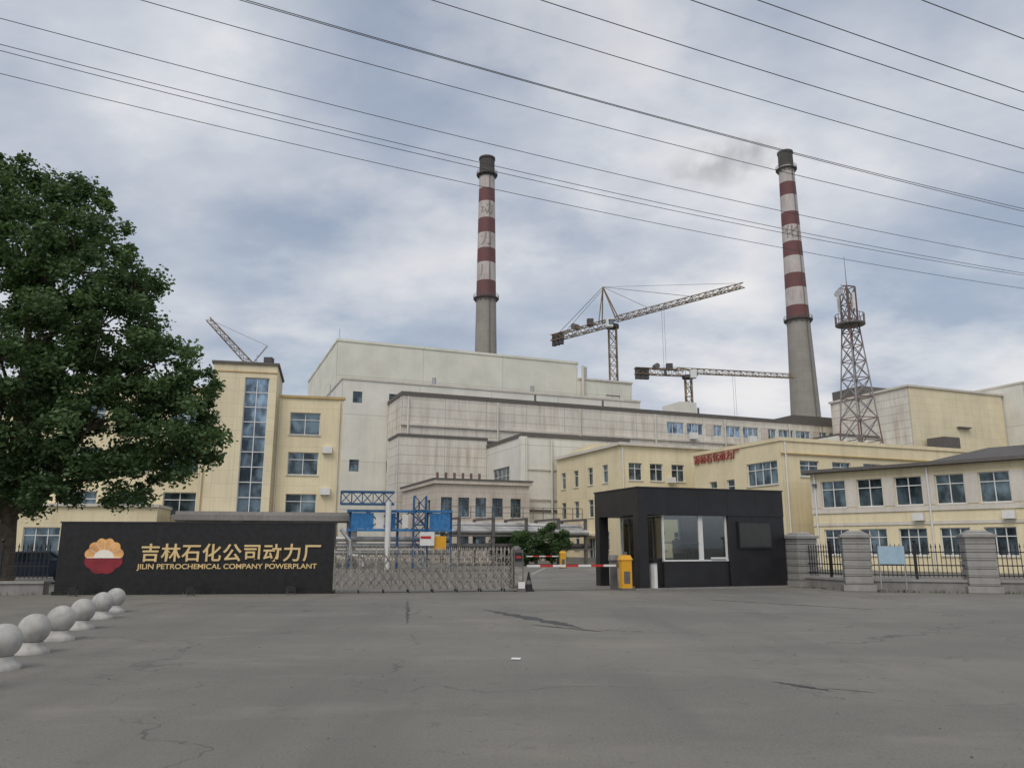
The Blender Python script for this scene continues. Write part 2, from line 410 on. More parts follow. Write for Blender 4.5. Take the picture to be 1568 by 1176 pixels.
# smoke plume
m=D.materials.new('smoke');m.use_nodes=True;nt=m.node_tree;nt.nodes.clear()
out=nt.nodes.new('ShaderNodeOutputMaterial');pv=nt.nodes.new('ShaderNodeVolumePrincipled')
tc=nt.nodes.new('ShaderNodeTexCoord');ob=tc.outputs['Object']
ln=nt.nodes.new('ShaderNodeVectorMath');ln.operation='LENGTH';nt.links.new(ob,ln.inputs[0])
fall=ramp(nt,ln.outputs['Value'],1,.05)
nz=ramp(nt,noise(nt,mapped(nt,ob,(2.6,.9,1.2)),1.4,6,.6),.40,.66)
nt.links.new(math_n(nt,'MULTIPLY',math_n(nt,'MULTIPLY',fall,nz),.17),pv.inputs['Density'])
pv.inputs['Color'].default_value=(.95,.95,.96,1);nt.links.new(pv.outputs[0],out.inputs['Volume'])
M['smoke']=m
b=B('smoke_plume',(65.5,218),0,117.2)
prof=[(math.sin(math.pi*i/16),-math.cos(math.pi*i/16)) for i in range(17)]
b.lathe('plume','smoke',(0,0,0),prof,24);e=b.finish();e.scale=(24,9,8.5);e.rotation_euler=(0,math.radians(-14),0)

# ------------------------------------------------------------ main plant
def site(name,a,bb,z=0): return B(name,G(a,bb),SY,z)
A=site('boiler_house',18.8,120)
shell(A,42.4,34,0,33.5,'white_panel_clean',cop=.4,copm='white_panel_clean')
A.box('upper_annex','white_panel_clean',42.41,53,-.6,30,0,30.6)
A.box('upper_annex_coping','paleband',42.3,53.15,-.8,30.1,30.6,30.9)
A.facade('front',-.75,46,52.5,24.5,29.5,[(47.6,50.4,26.6,28.2,(1,0))],'white_panel_clean',sill=False,frame='frame_dark')
A.cyl('downpipe','paleband',(42.9,-1.0,20),(42.9,-1.0,33),.28)
A.cyl('vent_stack','steel',(45,2,30.9),(45,2,33.6),.25)
A.cyl('lightning_rod','steel',(.3,.3,33.9),(.3,.3,35.6),.05,n=6)
A.finish()
Bh=site('bunker_bay',17.55,106)
wr=[(1.5,2.8,21.2,22.8,(1,1)),(6.6,7.9,21.2,22.8,(1,1)),(1.4,2.7,11.7,13.3,(1,1)),(6.5,7.8,11.7,13.3,(1,1)),(20,22.6,21.8,22.8,(2,0)),(40,42,21.8,22.8,(2,0))]
shell(Bh,47.6,13.9,0,24.4,'white_panel',wr,cop=.3,copm='paleband',sill=False,frame='frame_dark')
for x in (14,30): Bh.cyl('roof_vent','steel',(x,3,24.6),(x,3,26.3),.3);
Bh.finish()
C=site('turbine_hall',24.1,98.1)
wr=[]
x=40.8
while x<73:
    wr.append((x,x+3.0,18.3,20.1,(2,0)));x+=3.5
C.facade('front',0,0,76,0,21.2,wr,'white_brick',glass='glass_blue',sill=False,fw=.10)
C.facade('left',0,0,7.8,0,21.2,[],'white_brick');C.facade('right',76,0,7.8,0,21.2,[],'white_brick')
C.box('coping','coping',-.15,76.15,-.15,7.9,21.2,21.7)
for q in wr[2::3]: C.box('window_infill','pink_brick',q[0]+.05,q[0]+1.4,-.02,.1,18.32,20.08)
C.box('string_course','paleband',-.2,76.2,-.25,-.003,17.2,17.5)
C.box('string_course','coping',-.1,76.1,-.3,-.003,15.4,15.7)
for i,x in enumerate((0.0,12.6,25.2,37.8,50.4,63)): C.cyl('downpipe','paleband',(x+.8,-.3,8),(x+.8,-.3,21),.12)
for x in (44.5,55.5,66): C.box('air_unit','white',x,x+1.2,-.9,-.3,17.6,18.6)
for x in (20,31,48): C.cyl('roof_vent','steel_dark',(x,2,21.7),(x,2,23.0),.16)
C.box('roof_room','coping',66,76,1,6,21.71,22.9);C.box('roof_room','white_panel',44,47,1,6,21.71,23.6)
C.finish()
D1=site('pump_annex',22.5,92.8)
shell(D1,11.55,5.2,0,15,'white_brick',cop=.3);D1.finish()
D2=site('switchgear_building',34.1,81.1)
shell(D2,14,16.9,0,14,'white_panel',[(6,7.2,9,10.2)],[(4,9.5,7.8,11,(3,2))],cop=.4,sill=False)
D2.box('corner_pilaster','white_panel',-.25,.5,-.25,.5,0,14.0-.004);
D2.cyl('downpipe','paleband',(3.6,-.2,0),(3.6,-.2,13.8),.12)
for z in (3.6,6.8,10.2): D2.box('ledge','paleband',-.12,14,-.12,-.003,z,z+.18)
D2.box('plinth_band','coping',-.1,14,-.14,-.003,5.5,5.75);D2.finish()
E=site('workshop_building',23,78)
wx=(.6,2.5,4.4,6.3,8.4)
shell(E,10.6,14,0,8.1,'pink_brick',[(x,x+1.2,4.7,6.7,(1,1)) for x in wx]+[(x,x+1.2,1.4,3.3,(1,1)) for x in wx],[(2,3,5,6.5),(6,7,5,6.5)],cop=.4,copm='pink_brick',copo=.25,frame='frame_dark')
E.box('roof_edge','coping',-.35,10.95,-.35,14.2,8.5,8.65)
for i in range(6): E.cyl('roof_vent','tower_red',(.6+i*.95,1.5,8.65),(.6+i*.95,1.5,9.4),.14)
E.box('string_course','paleband',-.1,10.6,-.12,-.003,3.9,4.15);E.finish()
W=site('cream_office_wing',37.9,65.5)
fr=[(x-.75,x+.75,z-.85,z+.85) for x in (1.6,4.0,6.5) for z in (2.2,5.5,8.8)]
lf=[(y-.55,y+.55,z-.9,z+.9,(0,1)) for y in (3.2,6.4,9.7,12.8) for z in (5.5,8.8)]+[(y-.55,y+.55,1.3,3.1,(0,1)) for y in (3.2,9.7,12.8)]+[(5.7,7.1,0.01,2.5,(1,0))]
shell(W,12,14.5,0,11.3,'cream',fr,lf,cop=.3,copm='paleband',copo=.3,frame='frame')
W.box('plinth','granite_base',-.06,12,-.06,14.5,0,.55)
W.box('porch_canopy','paleband',-1.2,-.07,5.3,7.5,2.7,2.9)
W.add('gable','cream',[(0.1,1,11.6),(0.1,13.5,11.6),(0.1,7,12.3),(6,1,11.6),(6,13.5,11.6),(6,7,12.3)],[(0,1,2),(3,4,5),(0,2,5,3),(1,2,5,4)])
W.cyl('downpipe','frame',(0.15,-.12,11),(0.15,-.12,.3),.06)
for (x,z) in ((2.7,4.6),(5.2,7.8)): W.box('ac_unit','white',x,x+.75,-.4,-.02,z,z+.55)
W.finish()
K=site('cream_office_block',43.4,49.4)
lf=[(.6,4.4,6.6,8.5,(3,1)),(6.1,7.2,5.6,7.4,(0,1)),(8.6,9.7,5.6,7.4,(0,1)),(1.2,3.8,2.0,3.6,(2,1)),(6.1,7.2,2,3.6,(0,1)),(8.6,9.7,2,3.6,(0,1))]
fr=[(x-1.0,x+1.0,7.2,8.5,(1,1)) for x in (2.8,6.2,9.6,13)]
shell(K,22,12,0,10,'cream',fr,lf,cop=.3,copm='cream',copo=.1)
K.box('cornice','cream_dark',-.14,22,-.14,-.003,8.95,9.05)
K.text('roof_lettering','吉林石化动力厂','red_sign',.85,(-.12,11.8,9.25),(math.pi/2,0,-math.pi/2),.04,width=6.6)
K.cyl('downpipe','frame',(.3,-.12,0),(.3,-.12,9.9),.07)
K.box('ac_unit','white',-.5,-.02,5.1,5.9,3.8,4.5);K.finish()
R=B('two_storey_office',(22.4,58.3),math.radians(-45.5))
fr=[]
for i in range(12):
    x=1.65+i*2.6;fr.append((x-.88,x+.88,4.4,6.35,(1,1)));fr.append((x-.9,x+.9,1.05,2.85,(2,1)))
shell(R,34,12,0,6.95,'cream',fr,[],cop=0,frame='frame')
us=[0]+[v for i in range(12) for v in (1.65+i*2.6-.9,1.65+i*2.6+.9)]+[34]
for k in range(0,len(us),2): R.box('pier_band','paleband',us[k]+.01,us[k+1]-.01,-.05,-.003,4.4,6.35)
R.box('string_course','paleband',0,34,-.09,-.003,4.0,4.30);R.box('string_course','paleband',0,34,-.07,-.003,3.1,3.3)
R.box('eave','roof_dark',-.4,34.6,-.5,12.5,6.95,7.12)
R.box('gutter','coping',-.4,34.6,-.58,-.5,6.98,7.2)
R.add('hip_roof','roof_dark',[(6.2,1.2,7.12),(34.6,1.2,7.12),(34.6,12.5,7.12),(6.2,12.5,7.12),(10.5,6,8.55),(30,6,8.55)],[(0,1,5,4),(1,2,5),(2,3,4,5),(3,0,4)])
R.box('ridge_plant','roof_dark',13,30,5.2,7.5,7.8,9.2)
for i in (0,3,6,9): R.cyl('downpipe','frame',(.35+i*2.6,-.13,.2),(.35+i*2.6,-.13,6.9),.06)
R.box('wall_lamp','frame_dark',.25,.5,-.35,-.01,6.0,6.2)
for x in (7.4,12.7): R.box('ac_unit','white',x-.35,x+.35,-.42,-.1,3.35,3.85)
R.finish()
F=site('coal_transfer_house',94.6,80.4)
shell(F,19.5,15,0,24.4,'cream_grid',[],cop=0)
F.add('side_cladding','white_brick',[(-.05,0,0),(-.05,15,0),(-.05,15,24.4),(-.05,0,24.4)],[(0,1,2,3)])
F.box('roof_coping','paleband',-.3,19.7,-.2,15.2,24.4,24.7)
F.box('roof_plant','coping',.5,6,9,15,24.7,26.3);F.box('wall_lamp','coping',9,11.5,-.5,-.01,18.8,19.0)
F.box('side_bridge','white_panel',-8,-.06,6,12,14.5,17.6);F.box('side_bridge_roof','coping',-8,-.06,5.8,12.2,17.6,17.9)
F.box('low_annex','white_panel',-9,-.06,0,12,0,13)
for z0,h in ((12.6,.25),(14.6,.2)): F.box('platform','coping',1,6.4,-4,-.01,z0,z0+h)
F.box('duct_hopper','coping',2.0,5.2,-3.2,-.5,12.86,16.8)
F.cyl('duct','steel_dark',(3.6,-1.8,10),(3.6,-1.8,12.6),1.0,1.2)
for x in (1,3.5,6):
    F.beam('platform_leg','steel_dark',(x,-3.9,0),(x,-3.9,12.6),.3);F.beam('platform_leg','steel_dark',(x,-3.9,12.6),(x,-.3,9),.2)
for x in range(1,7): F.beam('rail','steel_dark',(x,-3.95,12.8),(x,-3.95,14),.08)
F.beam('rail','steel_dark',(1,-3.95,14),(6,-3.95,14),.08)
F.finish()
Gb=site('coal_bunker_building',114.4,77)
shell(Gb,34,20,0,25.8,'white_panel',[],cop=.3,copm='paleband');Gb.box('flue_bridge','roof_dark',-3,10,-5,-.1,12.5,15.5);Gb.finish()

# ------------------------------------------------------------ left office
O=B('cream_office_building',(-14.6,66),math.radians(13))
def row(x0,w,zs,mull=(1,1)): return [(x0,x0+w,z-.95,z+.95,mull) for z in zs]
zs=(5.0,8.5,11.9)
O.facade('front',0,-5.4,0,0,14.1,row(-4.4,2.5,zs,(1,1)),'cream',dep=.3)
O.facade('right',0,0,14,0,14.1,[],'cream')
O.facade('front',-1.0,-10.7,-5.6,0,16.6,[(-8.15,-6.2,4.3,15.5,(1,8))],'cream_grid',glass='glass_blue',sill=False,dep=.25,fw=.07)
O.facade('right',-5.6,-1.0,6,0,16.6,[],'cream_grid');O.facade('left',-10.7,-1.0,6,0,16.6,[],'cream_grid')
O.box('tower_roof','coping',-10.85,-5.45,-1.15,6,16.6,16.8);O.box('tower_back','cream',-10.7,-5.6,6,6.1,12,16.6)
O.box('tower_cap_band','cream_dark',-10.75,-5.55,-1.06,-1.003,15.9,16.0)
lw=[]
for x in (-13.9,-17.6,-21.3,-25,-28.7,-32.4): lw+=row(x,2.5,zs)
O.facade('front',0,-36,-10.7,0,14.4,lw,'cream',dep=.3);O.facade('front',0.01,-5.62,-5.4,0,14.1,[],'cream')
O.box('roof','roof_dark',-36,-.01,.02,14,13.8,14.05)
O.box('roof_trim','cream_dark',-5.39,.15,-.15,.25,14.1,14.3);O.box('roof_trim','cream_dark',-36,-10.71,-.15,.25,14.4,14.62)
O.box('roof_trim','cream_dark',-36,-10.71,-.1,-.003,13.1,13.25)
for x in (-5.3,-.3,-11.1): O.cyl('downpipe','paleband',(x,-.12,3),(x,-.12,13.9),.07)
O.box('entrance_canopy','granite_base',-12,1.6,-6,-1.1,3.55,3.95);O.box('entrance_canopy','granite',-11.8,1.4,-5.8,-1.1,3.95,4.2)
for x in (-11.4,-7.5,-3,1.0): O.box('entrance_column','granite',x-.4,x+.4,-5.6,-4.9,0,3.55)
pw=[(x,x+2.4,1.2,3.0,(2,1)) for x in (-34,-30,-26,-22,-18)]
O.facade('front',-5,-38,-13.2,0,4.5,pw,'cream');O.box('podium_roof','paleband',-38,-13.1,-5.2,-.1,4.5,4.7)
O.facade('right',-13.2,-5,-.1,0,4.5,[],'cream')
for x in (-33,-7.5,-1.2): O.cyl('roof_lightning_rod','steel',(x,.8,14.0 if x!=-7.5 else 16.7),(x,.8,15.6 if x!=-7.5 else 17.9),.04,n=6)
for (x,z) in ((-1.6,6.3),(-1.6,9.8)): O.box('ac_unit','white',x,x+.8,-.4,-.02,z-.4,z+.15)
O.finish()

# ------------------------------------------------------------ guardhouse
gy=math.radians(20);gb=B('guardhouse',(4.9,30.5),gy)
L,Dp=6.9,3.8
gb.box('roof_canopy','black_clad',0,L,0,Dp,2.84,3.88)
gb.box('roof_edge_flashing','black_iron',-.03,L+.03,-.03,Dp+.03,3.88,3.93)
gb.box('roof_pillar','black_clad',0.0,.42,.0,.42,0,2.838);gb.box('roof_pillar','black_clad',0.0,.42,Dp-.42,Dp,0,2.838)
gb.box('solid_wing','black_clad',4.15,L,0.03,Dp-.03,0,2.838)
gb.box('cabin_plinth','black_clad',1.15,4.148,.12,.26,0,1.05);gb.box('cabin_plinth','black_clad',1.15,4.148,Dp-.26,Dp-.12,0,1.05)
gb.box('cabin_plinth','black_clad',1.15,1.29,.26,Dp-.26,0,1.05)
gb.box('cabin_floor','paleband',1.3,4.14,.27,Dp-.27,.05,.12)
for x0,x1 in ((1.15,1.21),(2.80,3.00),(4.06,4.14)):
    gb.box('cabin_frame','frame',x0,x1,.13,.22,1.09,2.84)
    gb.box('cabin_frame','frame',x0,x1,Dp-.22,Dp-.13,1.09,2.84)
gb.box('cabin_frame','frame',1.15,4.14,.10,.24,1.05,1.11);gb.box('cabin_frame','frame',1.15,4.14,Dp-.24,Dp-.1,1.05,1.13)
gb.box('cabin_frame','frame_dark',1.212,2.798,.14,.2,1.75,1.79);gb.box('cabin_frame','frame',1.222,2.778,Dp-.2,Dp-.14,2.35,2.41)
gb.box('service_hatch','frame',3.3,4.0,.05,.12,1.13,1.2)
for y in (.9,1.9,2.9): gb.box('cabin_frame','frame_dark',1.16,1.22,y-.04,y+.04,1.05,2.84)
gb.box('cabin_glass','clear',1.22,2.78,.165,.175,1.13,2.835);gb.box('cabin_glass','clear',3.02,4.04,.165,.175,1.13,2.835)
gb.box('cabin_glass','clear',1.22,2.78,Dp-.18,Dp-.17,1.13,2.835);gb.box('cabin_glass','clear',1.185,1.195,.3,Dp-.3,1.13,2.835)
gb.box('desk','paleband',1.6,3.6,.5,1.1,.78,.84);gb.box('desk_leg','paleband',1.65,1.7,.5,1.1,.12,.78)
gb.box('monitor','black_iron',2.0,2.5,.7,.75,.95,1.35);gb.box('monitor','black_iron',2.6,3.0,.7,.75,.95,1.3);gb.box('chair_back','blue_dark',3.1,3.5,1.5,1.58,.6,1.35)
gb.box('filing_cabinet','steel',3.5,4.1,2.6,3.3,.12,1.9);gb.box('curtain','blue_dark',2.5,2.78,Dp-.35,Dp-.3,1.1,2.7)
gb.box('ceiling','frame',1.15,4.14,.24,Dp-.24,2.8,2.836)
gb.box('notice_screen_frame','black_iron',4.58,6.2,-.06,.03,1.55,2.62);gb.box('notice_screen','screen',4.64,6.14,-.065,-.06,1.61,2.56)
for x in (1.4,2.8,4.15,5.5): gb.box('panel_joint','black_iron',x,x+.02,-.006,0,2.85,3.86)
gb.box('turnstile_slab','white',.55,.68,-.15,.75,0,1.0);gb.box('turnstile_cap','black_iron',.52,.71,-.2,.8,1.0,1.05)
for i in range(7): gb.beam('wicket','black_iron',(.75+.06*i,.3,.1),(.75+.06*i,.3,1.2),.02)
gb.beam('wicket','black_iron',(.72,.3,1.15),(1.15,.3,1.15),.04);gb.beam('wicket','black_iron',(.72,.3,.15),(1.15,.3,.15),.04)
gb.box('kerb_step','granite_base',-.3,L+.1,-.2,-.002,0,.06)
gb.finish()

def barrier(x,y,yaw,length,dirn=-1):
    b=B('boom_barrier',(x,y),yaw)
    b.box('cabinet','yellow',-.2,.2,-.17,.17,.08,1.12);b.box('foot','steel_dark',-.25,.25,-.22,.22,0,.08)
    b.add('cabinet_cap','yellow',[(-.24,-.2,1.12),(.24,-.2,1.12),(.24,.2,1.12),(-.24,.2,1.12),(-.17,-.13,1.3),(.17,-.13,1.3),(.17,.13,1.3),(-.17,.13,1.3)],[(0,1,5,4),(1,2,6,5),(2,3,7,6),(3,0,4,7),(4,5,6,7),(0,3,2,1)])
    b.box('door_panel','steel_dark',-.12,.12,-.178,-.17,.25,.7);b.box('lamp','steel_dark',-.06,.06,-.06,.06,1.3,1.42)
    b.box('boom_arm_hub','steel_dark',-.3,.3,.17,.27,.82,1.02)
    n=int(length/.5)
    for i in range(n):
        x0,x1=(.3+i*.5)*dirn,(.3+(i+1)*.5)*dirn
        b.box('boom','red' if i%2 else 'white',min(x0,x1),max(x0,x1),.19,.25,.87,.95)
    b.finish()
barrier(4.32,30.3,math.radians(12),3.6,-1)
barrier(3.9,61,math.radians(10),2.6,-1)
bx=B('traffic_control_box',(3.95,30.9),.2);bx.box('column','steel_dark',-.12,.12,-.1,.1,0,1.1);bx.box('head','steel',-.16,.16,-.14,.14,1.1,1.3);bx.finish()

# retractable gate
g0=Vector((-6.35,28.35));g1=Vector((-.05,29.75));gl=(g1-g0).length
gt=B('retractable_gate',tuple(g0),math.atan2(g1.y-g0.y,g1.x-g0.x))
n=22;st=gl/n
for i in range(n+1):
    x=i*st
    for y in (-.24,.24):
        gt.box('frames','stainless',x-.016,x+.016,y-.016,y+.016,.08,1.40)
        gt.cyl('finials','stainless',(x,y,1.40),(x,y,1.62),.03,.003,n=8)
    gt.box('frames','stainless',x-.015,x+.015,-.22,.22,1.36,1.39);gt.box('frames','stainless',x-.015,x+.015,-.22,.22,.1,.14)
    if i%3==0:
        for y in (-.24,.24): gt.cyl('wheels','rubber',(x-.02,y,.06),(x+.02,y,.06),.06,n=12)
    if i<n:
        for y in (-.265,.265):
            xm=x+st/2
            for z0,z1 in ((.15,.55),(.55,.95),(.95,1.35)):
                gt.cyl('lattice','stainless',(x,y,z0),(x+st,y,z1),.015,n=6);gt.cyl('lattice','stainless',(x,y+.02,z1),(x+st,y+.02,z0),.015,n=6)
                gt.cyl('lattice_joint','steel_dark',(xm,y-.02,(z0+z1)/2),(xm,y+.03,(z0+z1)/2),.028,n=8)
            gt.cyl('finials','stainless',(xm,y,1.15),(xm,y,1.5),.012,.012,n=6);gt.cyl('finials','stainless',(xm,y,1.5),(xm,y,1.62),.026,.003,n=6)
gt.box('track','steel_dark',-.1,gl+4.2,-.03,.03,.004,.018)
gt.box('drive_head','steel_dark',gl+.05,gl+.42,-.3,.3,.1,1.5);gt.box('drive_head_trim','stainless',gl+.09,gl+.38,-.31,-.3,.2,.9)
gt.box('drive_display','black_iron',gl+.1,gl+.37,-.33,-.31,1.1,1.4);gt.box('drive_display_text','red',gl+.14,gl+.33,-.333,-.33,1.2,1.27)
gt.lathe('drive_dome','steel_dark',(gl+.23,0,1.5),[(.18,0),(.17,.06),(.12,.12),(.02,.15)],16)
gt.finish()
def bollard_cone(x,y):
    b=B('traffic_cone',(x,y));b.box('base','rubber',-.2,.2,-.2,.2,0,.04);b.lathe('cone','rubber',(0,0,.04),[(.16,0),(.03,.62),(.025,.66)],16)
    b.lathe('sleeve','steel_dark',(0,0,.26),[(.118,0),(.09,.14)],16);b.finish()
bollard_cone(.62,29.6)
b=B('gate_control_post',(.35,29.2));b.box('post','white',-.12,.12,-.03,.03,.12,.35);b.box('foot','steel_dark',-.15,.15,-.1,.1,0,.12);b.finish()

# ------------------------------------------------------------ sign wall
sy=math.atan2(1.0,9.2);S=B('company_sign_wall',(-15.6,27.2),sy);SL=9.3
S.box('granite_slab','granite_black',0,SL,0,.55,0,2.42)
S.box('top_edge','black_iron',-.03,SL+.03,-.03,.58,2.42,2.47);S.box('plinth','granite_black',-.05,SL+.05,-.06,.6,0,.12)
for i in range(1,6): S.box('slab_joint','black_iron',i*SL/6,i*SL/6+.008,-.004,0,.13,2.41)
for z in (.9,1.66): S.box('slab_joint','black_iron',0,SL,-.004,0,z,z+.008)
S.text('chinese_lettering','吉林石化公司动力厂','gold',.64,(2.72,-.03,1.17),ext=.025,spacing=1.08,width=6.1)
S.text('english_lettering','JILIN PETROCHEMICAL COMPANY POWERPLANT','gold',.24,(2.66,-.03,.86),ext=.012,width=6.1)
cx,cz,Rl=1.52,1.24,.66
def fan(a0,a1,npet,r,mat,y,part,zs=1.0,scal=.10):
    per=10;pts=[(cx,y,cz)]
    for k in range(npet*per+1):
        a=a0+(a1-a0)*k/(npet*per);w=abs(math.sin(math.pi*(k%per)/per)) if k%per else 0
        rr=r*(1-scal+scal*w);pts.append((cx+rr*math.cos(a),y,cz+rr*math.sin(a)*zs))
    S.add(part,mat,pts,[(0,i,i+1) for i in range(1,len(pts)-1)])
fan(math.radians(0),math.radians(180),6,Rl,'logo_gold',-.02,'logo_petals_gold',1.02)
fan(math.radians(180),math.radians(360),4,Rl,'logo_red',-.02,'logo_petals_red',.86)
for k in range(1,6):
    a=math.radians(k*30);d=(math.cos(a),math.sin(a))
    S.beam('logo_rays','logo_white',(cx+.16*d[0],-.024,cz+.16*d[1]),(cx+.56*d[0],-.024,cz+.56*d[1]),.012)
fan(math.radians(0),math.radians(180),1,.34,'logo_white',-.034,'logo_sun',.8,0)
S.box('logo_horizon','logo_white',cx-.55,cx+.55,-.036,-.02,cz-.01,cz+.012)
S.finish()
def spot(x,y):
    b=B('ground_floodlight',(x,y),sy);b.box('stand','steel_dark',-.12,.12,-.06,.06,0,.05);b.box('bracket','steel_dark',-.14,-.12,-.02,.02,.05,.25);b.box('bracket','steel_dark',.12,.14,-.02,.02,.05,.25)
    b.box('lamp_body','black_iron',-.12,.12,-.07,.07,.12,.3);b.box('lens','glass',-.1,.1,.07,.075,.14,.28);b.finish()
spot(-10.75,26.75);spot(-7.55,27.3);spot(-14.5,26.4)

# ------------------------------------------------------------ fences
def pillar(b,x,y,h=2.2,w=.95):
    b.box('pillar_base','granite',x-w/2-.08,x+w/2+.08,y-w/2-.08,y+w/2+.08,0,.25)
    z=.25
    while z<h-.3:
        z1=min(z+.29,h-.25);b.box('pillar_course','granite',x-w/2,x+w/2,y-w/2,y+w/2,z+.03,z1);b.box('pillar_joint','granite_base',x-w/2+.03,x+w/2-.03,y-w/2+.03,y+w/2-.03,z,z+.03);z=z1
    b.box('pillar_cap','granite',x-w/2-.07,x+w/2+.07,y-w/2-.07,y+w/2+.07,h-.25,h-.15)
    hw=w/2;b.add('pillar_cap','granite',[(x-hw,y-hw,h-.15),(x+hw,y-hw,h-.15),(x+hw,y+hw,h-.15),(x-hw,y+hw,h-.15),(x-hw*.5,y-hw*.5,h),(x+hw*.5,y-hw*.5,h),(x+hw*.5,y+hw*.5,h),(x-hw*.5,y+hw*.5,h)],[(0,1,5,4),(1,2,6,5),(2,3,7,6),(3,0,4,7),(4,5,6,7)])
def fence(name,p0,p1,pills=(),postevery=2.0,wall_h=.45):
    p0=Vector(p0);p1=Vector(p1);Lf=(p1-p0).length;b=B(name,tuple(p0),math.atan2(p1.y-p0.y,p1.x-p0.x))
    b.box('base_wall','granite_base',0,Lf,-.2,.2,0,wall_h-.08);b.box('base_coping','granite',-.02,Lf+.02,-.25,.25,wall_h-.08,wall_h)
    for x in pills: pillar(b,x,0)
    n=int(Lf/.15)
    for i in range(n+1):
        x=i*.15
        if any(abs(x-q)<.5 for q in pills): continue
        b.beam('pickets','black_iron',(x,0,wall_h+.08),(x,0,1.55),.024)
        b.cyl('spear_tips','black_iron',(x,0,1.55),(x,0,1.6),.01,.03,n=6);b.cyl('spear_tips','black_iron',(x,0,1.6),(x,0,1.74),.03,.003,n=6)
    for z in (wall_h+.15,.95,1.42): b.box('rails','black_iron',0,Lf,-.02,.02,z-.02,z+.02)
    x=0
    while x<Lf:
        if not any(abs(x-q)<.6 for q in pills):
            b.box('posts','black_iron',x-.04,x+.04,-.04,.04,wall_h,1.75);b.lathe('post_balls','black_iron',(x,0,1.75),[(.01,0),(.06,.04),(.07,.08),(.05,.13),(.01,.15)],10)
        x+=postevery
    b.finish()
fence('iron_fence',(11.9,33.0),(12.9,29.7),(0.2,))
fence('iron_fence',(12.9,29.7),(16.75,28.45),(0.0,4.05))
fence('iron_fence',(16.75,28.45),(24,26.4))
fence('iron_fence',(-24.5,27.0),(-16.1,27.6),(),postevery=1.7)
b=B('notice_board',(13.75,28.7),math.radians(-14))
b.box('board','pale_blue',-.43,.43,-.02,.02,1.0,1.62);b.box('board_frame','steel',-.45,.45,.02,.04,.98,1.64)
for x in (-.42,.42): b.beam('leg','steel',(x,.05,.12),(x,.05,1.6),.04);b.box('foot','steel_dark',x-.1,x+.1,-.12,.18,0,.1)
b.finish()
# weeds along the foot of the boundary walls
wd=B('weeds')
for (x0,y0,x1,y1,nn_) in ((13.2,29.2,16.2,28.2,90),(17.2,28.0,23.5,26.1,150),(-24,26.7,-16.2,27.3,160),(-15.4,27.1,-6.6,28.1,60),(11.75,32.3,12.6,29.9,40)):
    for _ in range(nn_):
        t=random.random()**random.choice((1,2));x=x0+(x1-x0)*t+random.uniform(-.05,.05);y=y0+(y1-y0)*t+random.uniform(-.08,.05);h=random.uniform(.04,.16);a=random.random()*6
        dx,dy=.015*math.cos(a),.015*math.sin(a);ox,oy=random.uniform(-.06,.06),random.uniform(-.06,.06)
        wd.add('blades','leaf2',[(x-dx,y-dy,0),(x+dx,y+dy,0),(x+ox,y+oy,h)],[(0,1,2)])
wd.finish()

for x,y in ((-6.85,10.9),(-7.4,12.5),(-7.95,14.2),(-8.6,16.1),(-9.4,18.4),(-10.0,20.2),(-6.3,9.2)):
    b=B('stone_ball_bollard',(x,y),random.random()*6)
    b.lathe('base','stone_ball',(0,0,0),[(.25,0),(.25,.05),(.21,.08),(.16,.13),(.15,.17)],28)
    b.lathe('ball','stone_ball',(0,0,.36),[(.23*math.sin(math.pi*i/16)+1e-4,-.23*math.cos(math.pi*i/16)) for i in range(17)],32);b.finish()

# ------------------------------------------------------------ pipe trestle
T=B('blue_pipe_trestle',(-12.3,58.4),math.radians(10))
T.lattice('truss','blue_dark',(-.6,0,5.2),(4.2,0,5.2),.9,.9,5,.13)
for z in (2.75,4.15): T.box('main_beam','blue',0,9.6,-.12,.12,z,z+.18)
T.box('side_panel','blue',0.4,2.4,-.06,.06,2.95,4.1);T.box('side_panel','white',2.6,3.3,-.06,.06,3.0,4.0);T.box('side_panel','blue',3.4,4.4,-.06,.06,2.95,4.1)
T.box('side_panel','white',5.0,5.5,-.06,.06,3.0,4.0);T.box('side_panel','blue',7.5,9.4,-.06,.06,2.95,4.1)
for x in (.3,4.6,7.3,9.5): T.beam('leg','blue_dark',(x,.3,0),(x,.3,4.2),.22)
T.lattice('lattice_leg','blue_dark',(6.6,.2,0),(6.6,.2,5.4),1.1,1.1,5,.13)
for k in range(5): T.beam('bracing','blue_dark',(k*1.9,.2,2.8),(k*1.9+1.9,.2,4.2),.1);T.beam('bracing','blue_dark',(k*1.9,.2,4.2),(k*1.9+1.9,.2,2.8),.1)
T.cyl('white_column','white',(3.7,-.6,0),(3.7,-.6,4.9),.26,n=16)
for j,z in enumerate((2.2,1.7,1.2)): T.cyl('pipe','pipe',(-1,.8+.3*j,z),(9.6,.8+.3*j,z),.2,n=12)
T.path('pipe','pipe',[(-.5,-.3,2.9),(.4,-.3,2.0),(.4,-.3,1.0),(1.6,-.3,.9),(1.6,-.3,.2)],.14)
T.box('yellow_gas_box','yellow',7.9,9.0,-.5,-.1,1.4,2.4);T.box('safety_board','white',6.6,7.9,-.75,-.7,1.7,2.7);T.box('safety_board_band','red',6.65,7.6,-.76,-.75,2.2,2.4)
e=T.finish();e.scale=(.82,1,1)
P=site('steam_pipe_rack',22.5,66)
for j in range(7):
    y=j*.7;zz=3.0+.28*(j%3)
    P.path('pipe','pipe',[(-2,y,zz),(6.5,y,zz),(9.2,y-.8,zz-.1),(11.5,y-.8,zz-.1)],.17 if j%2 else .26,12)
for j in range(4): P.path('lower_pipe','steel_dark',[(-2,j*.9,1.7),(12,j*.9,1.7)],.22,10)
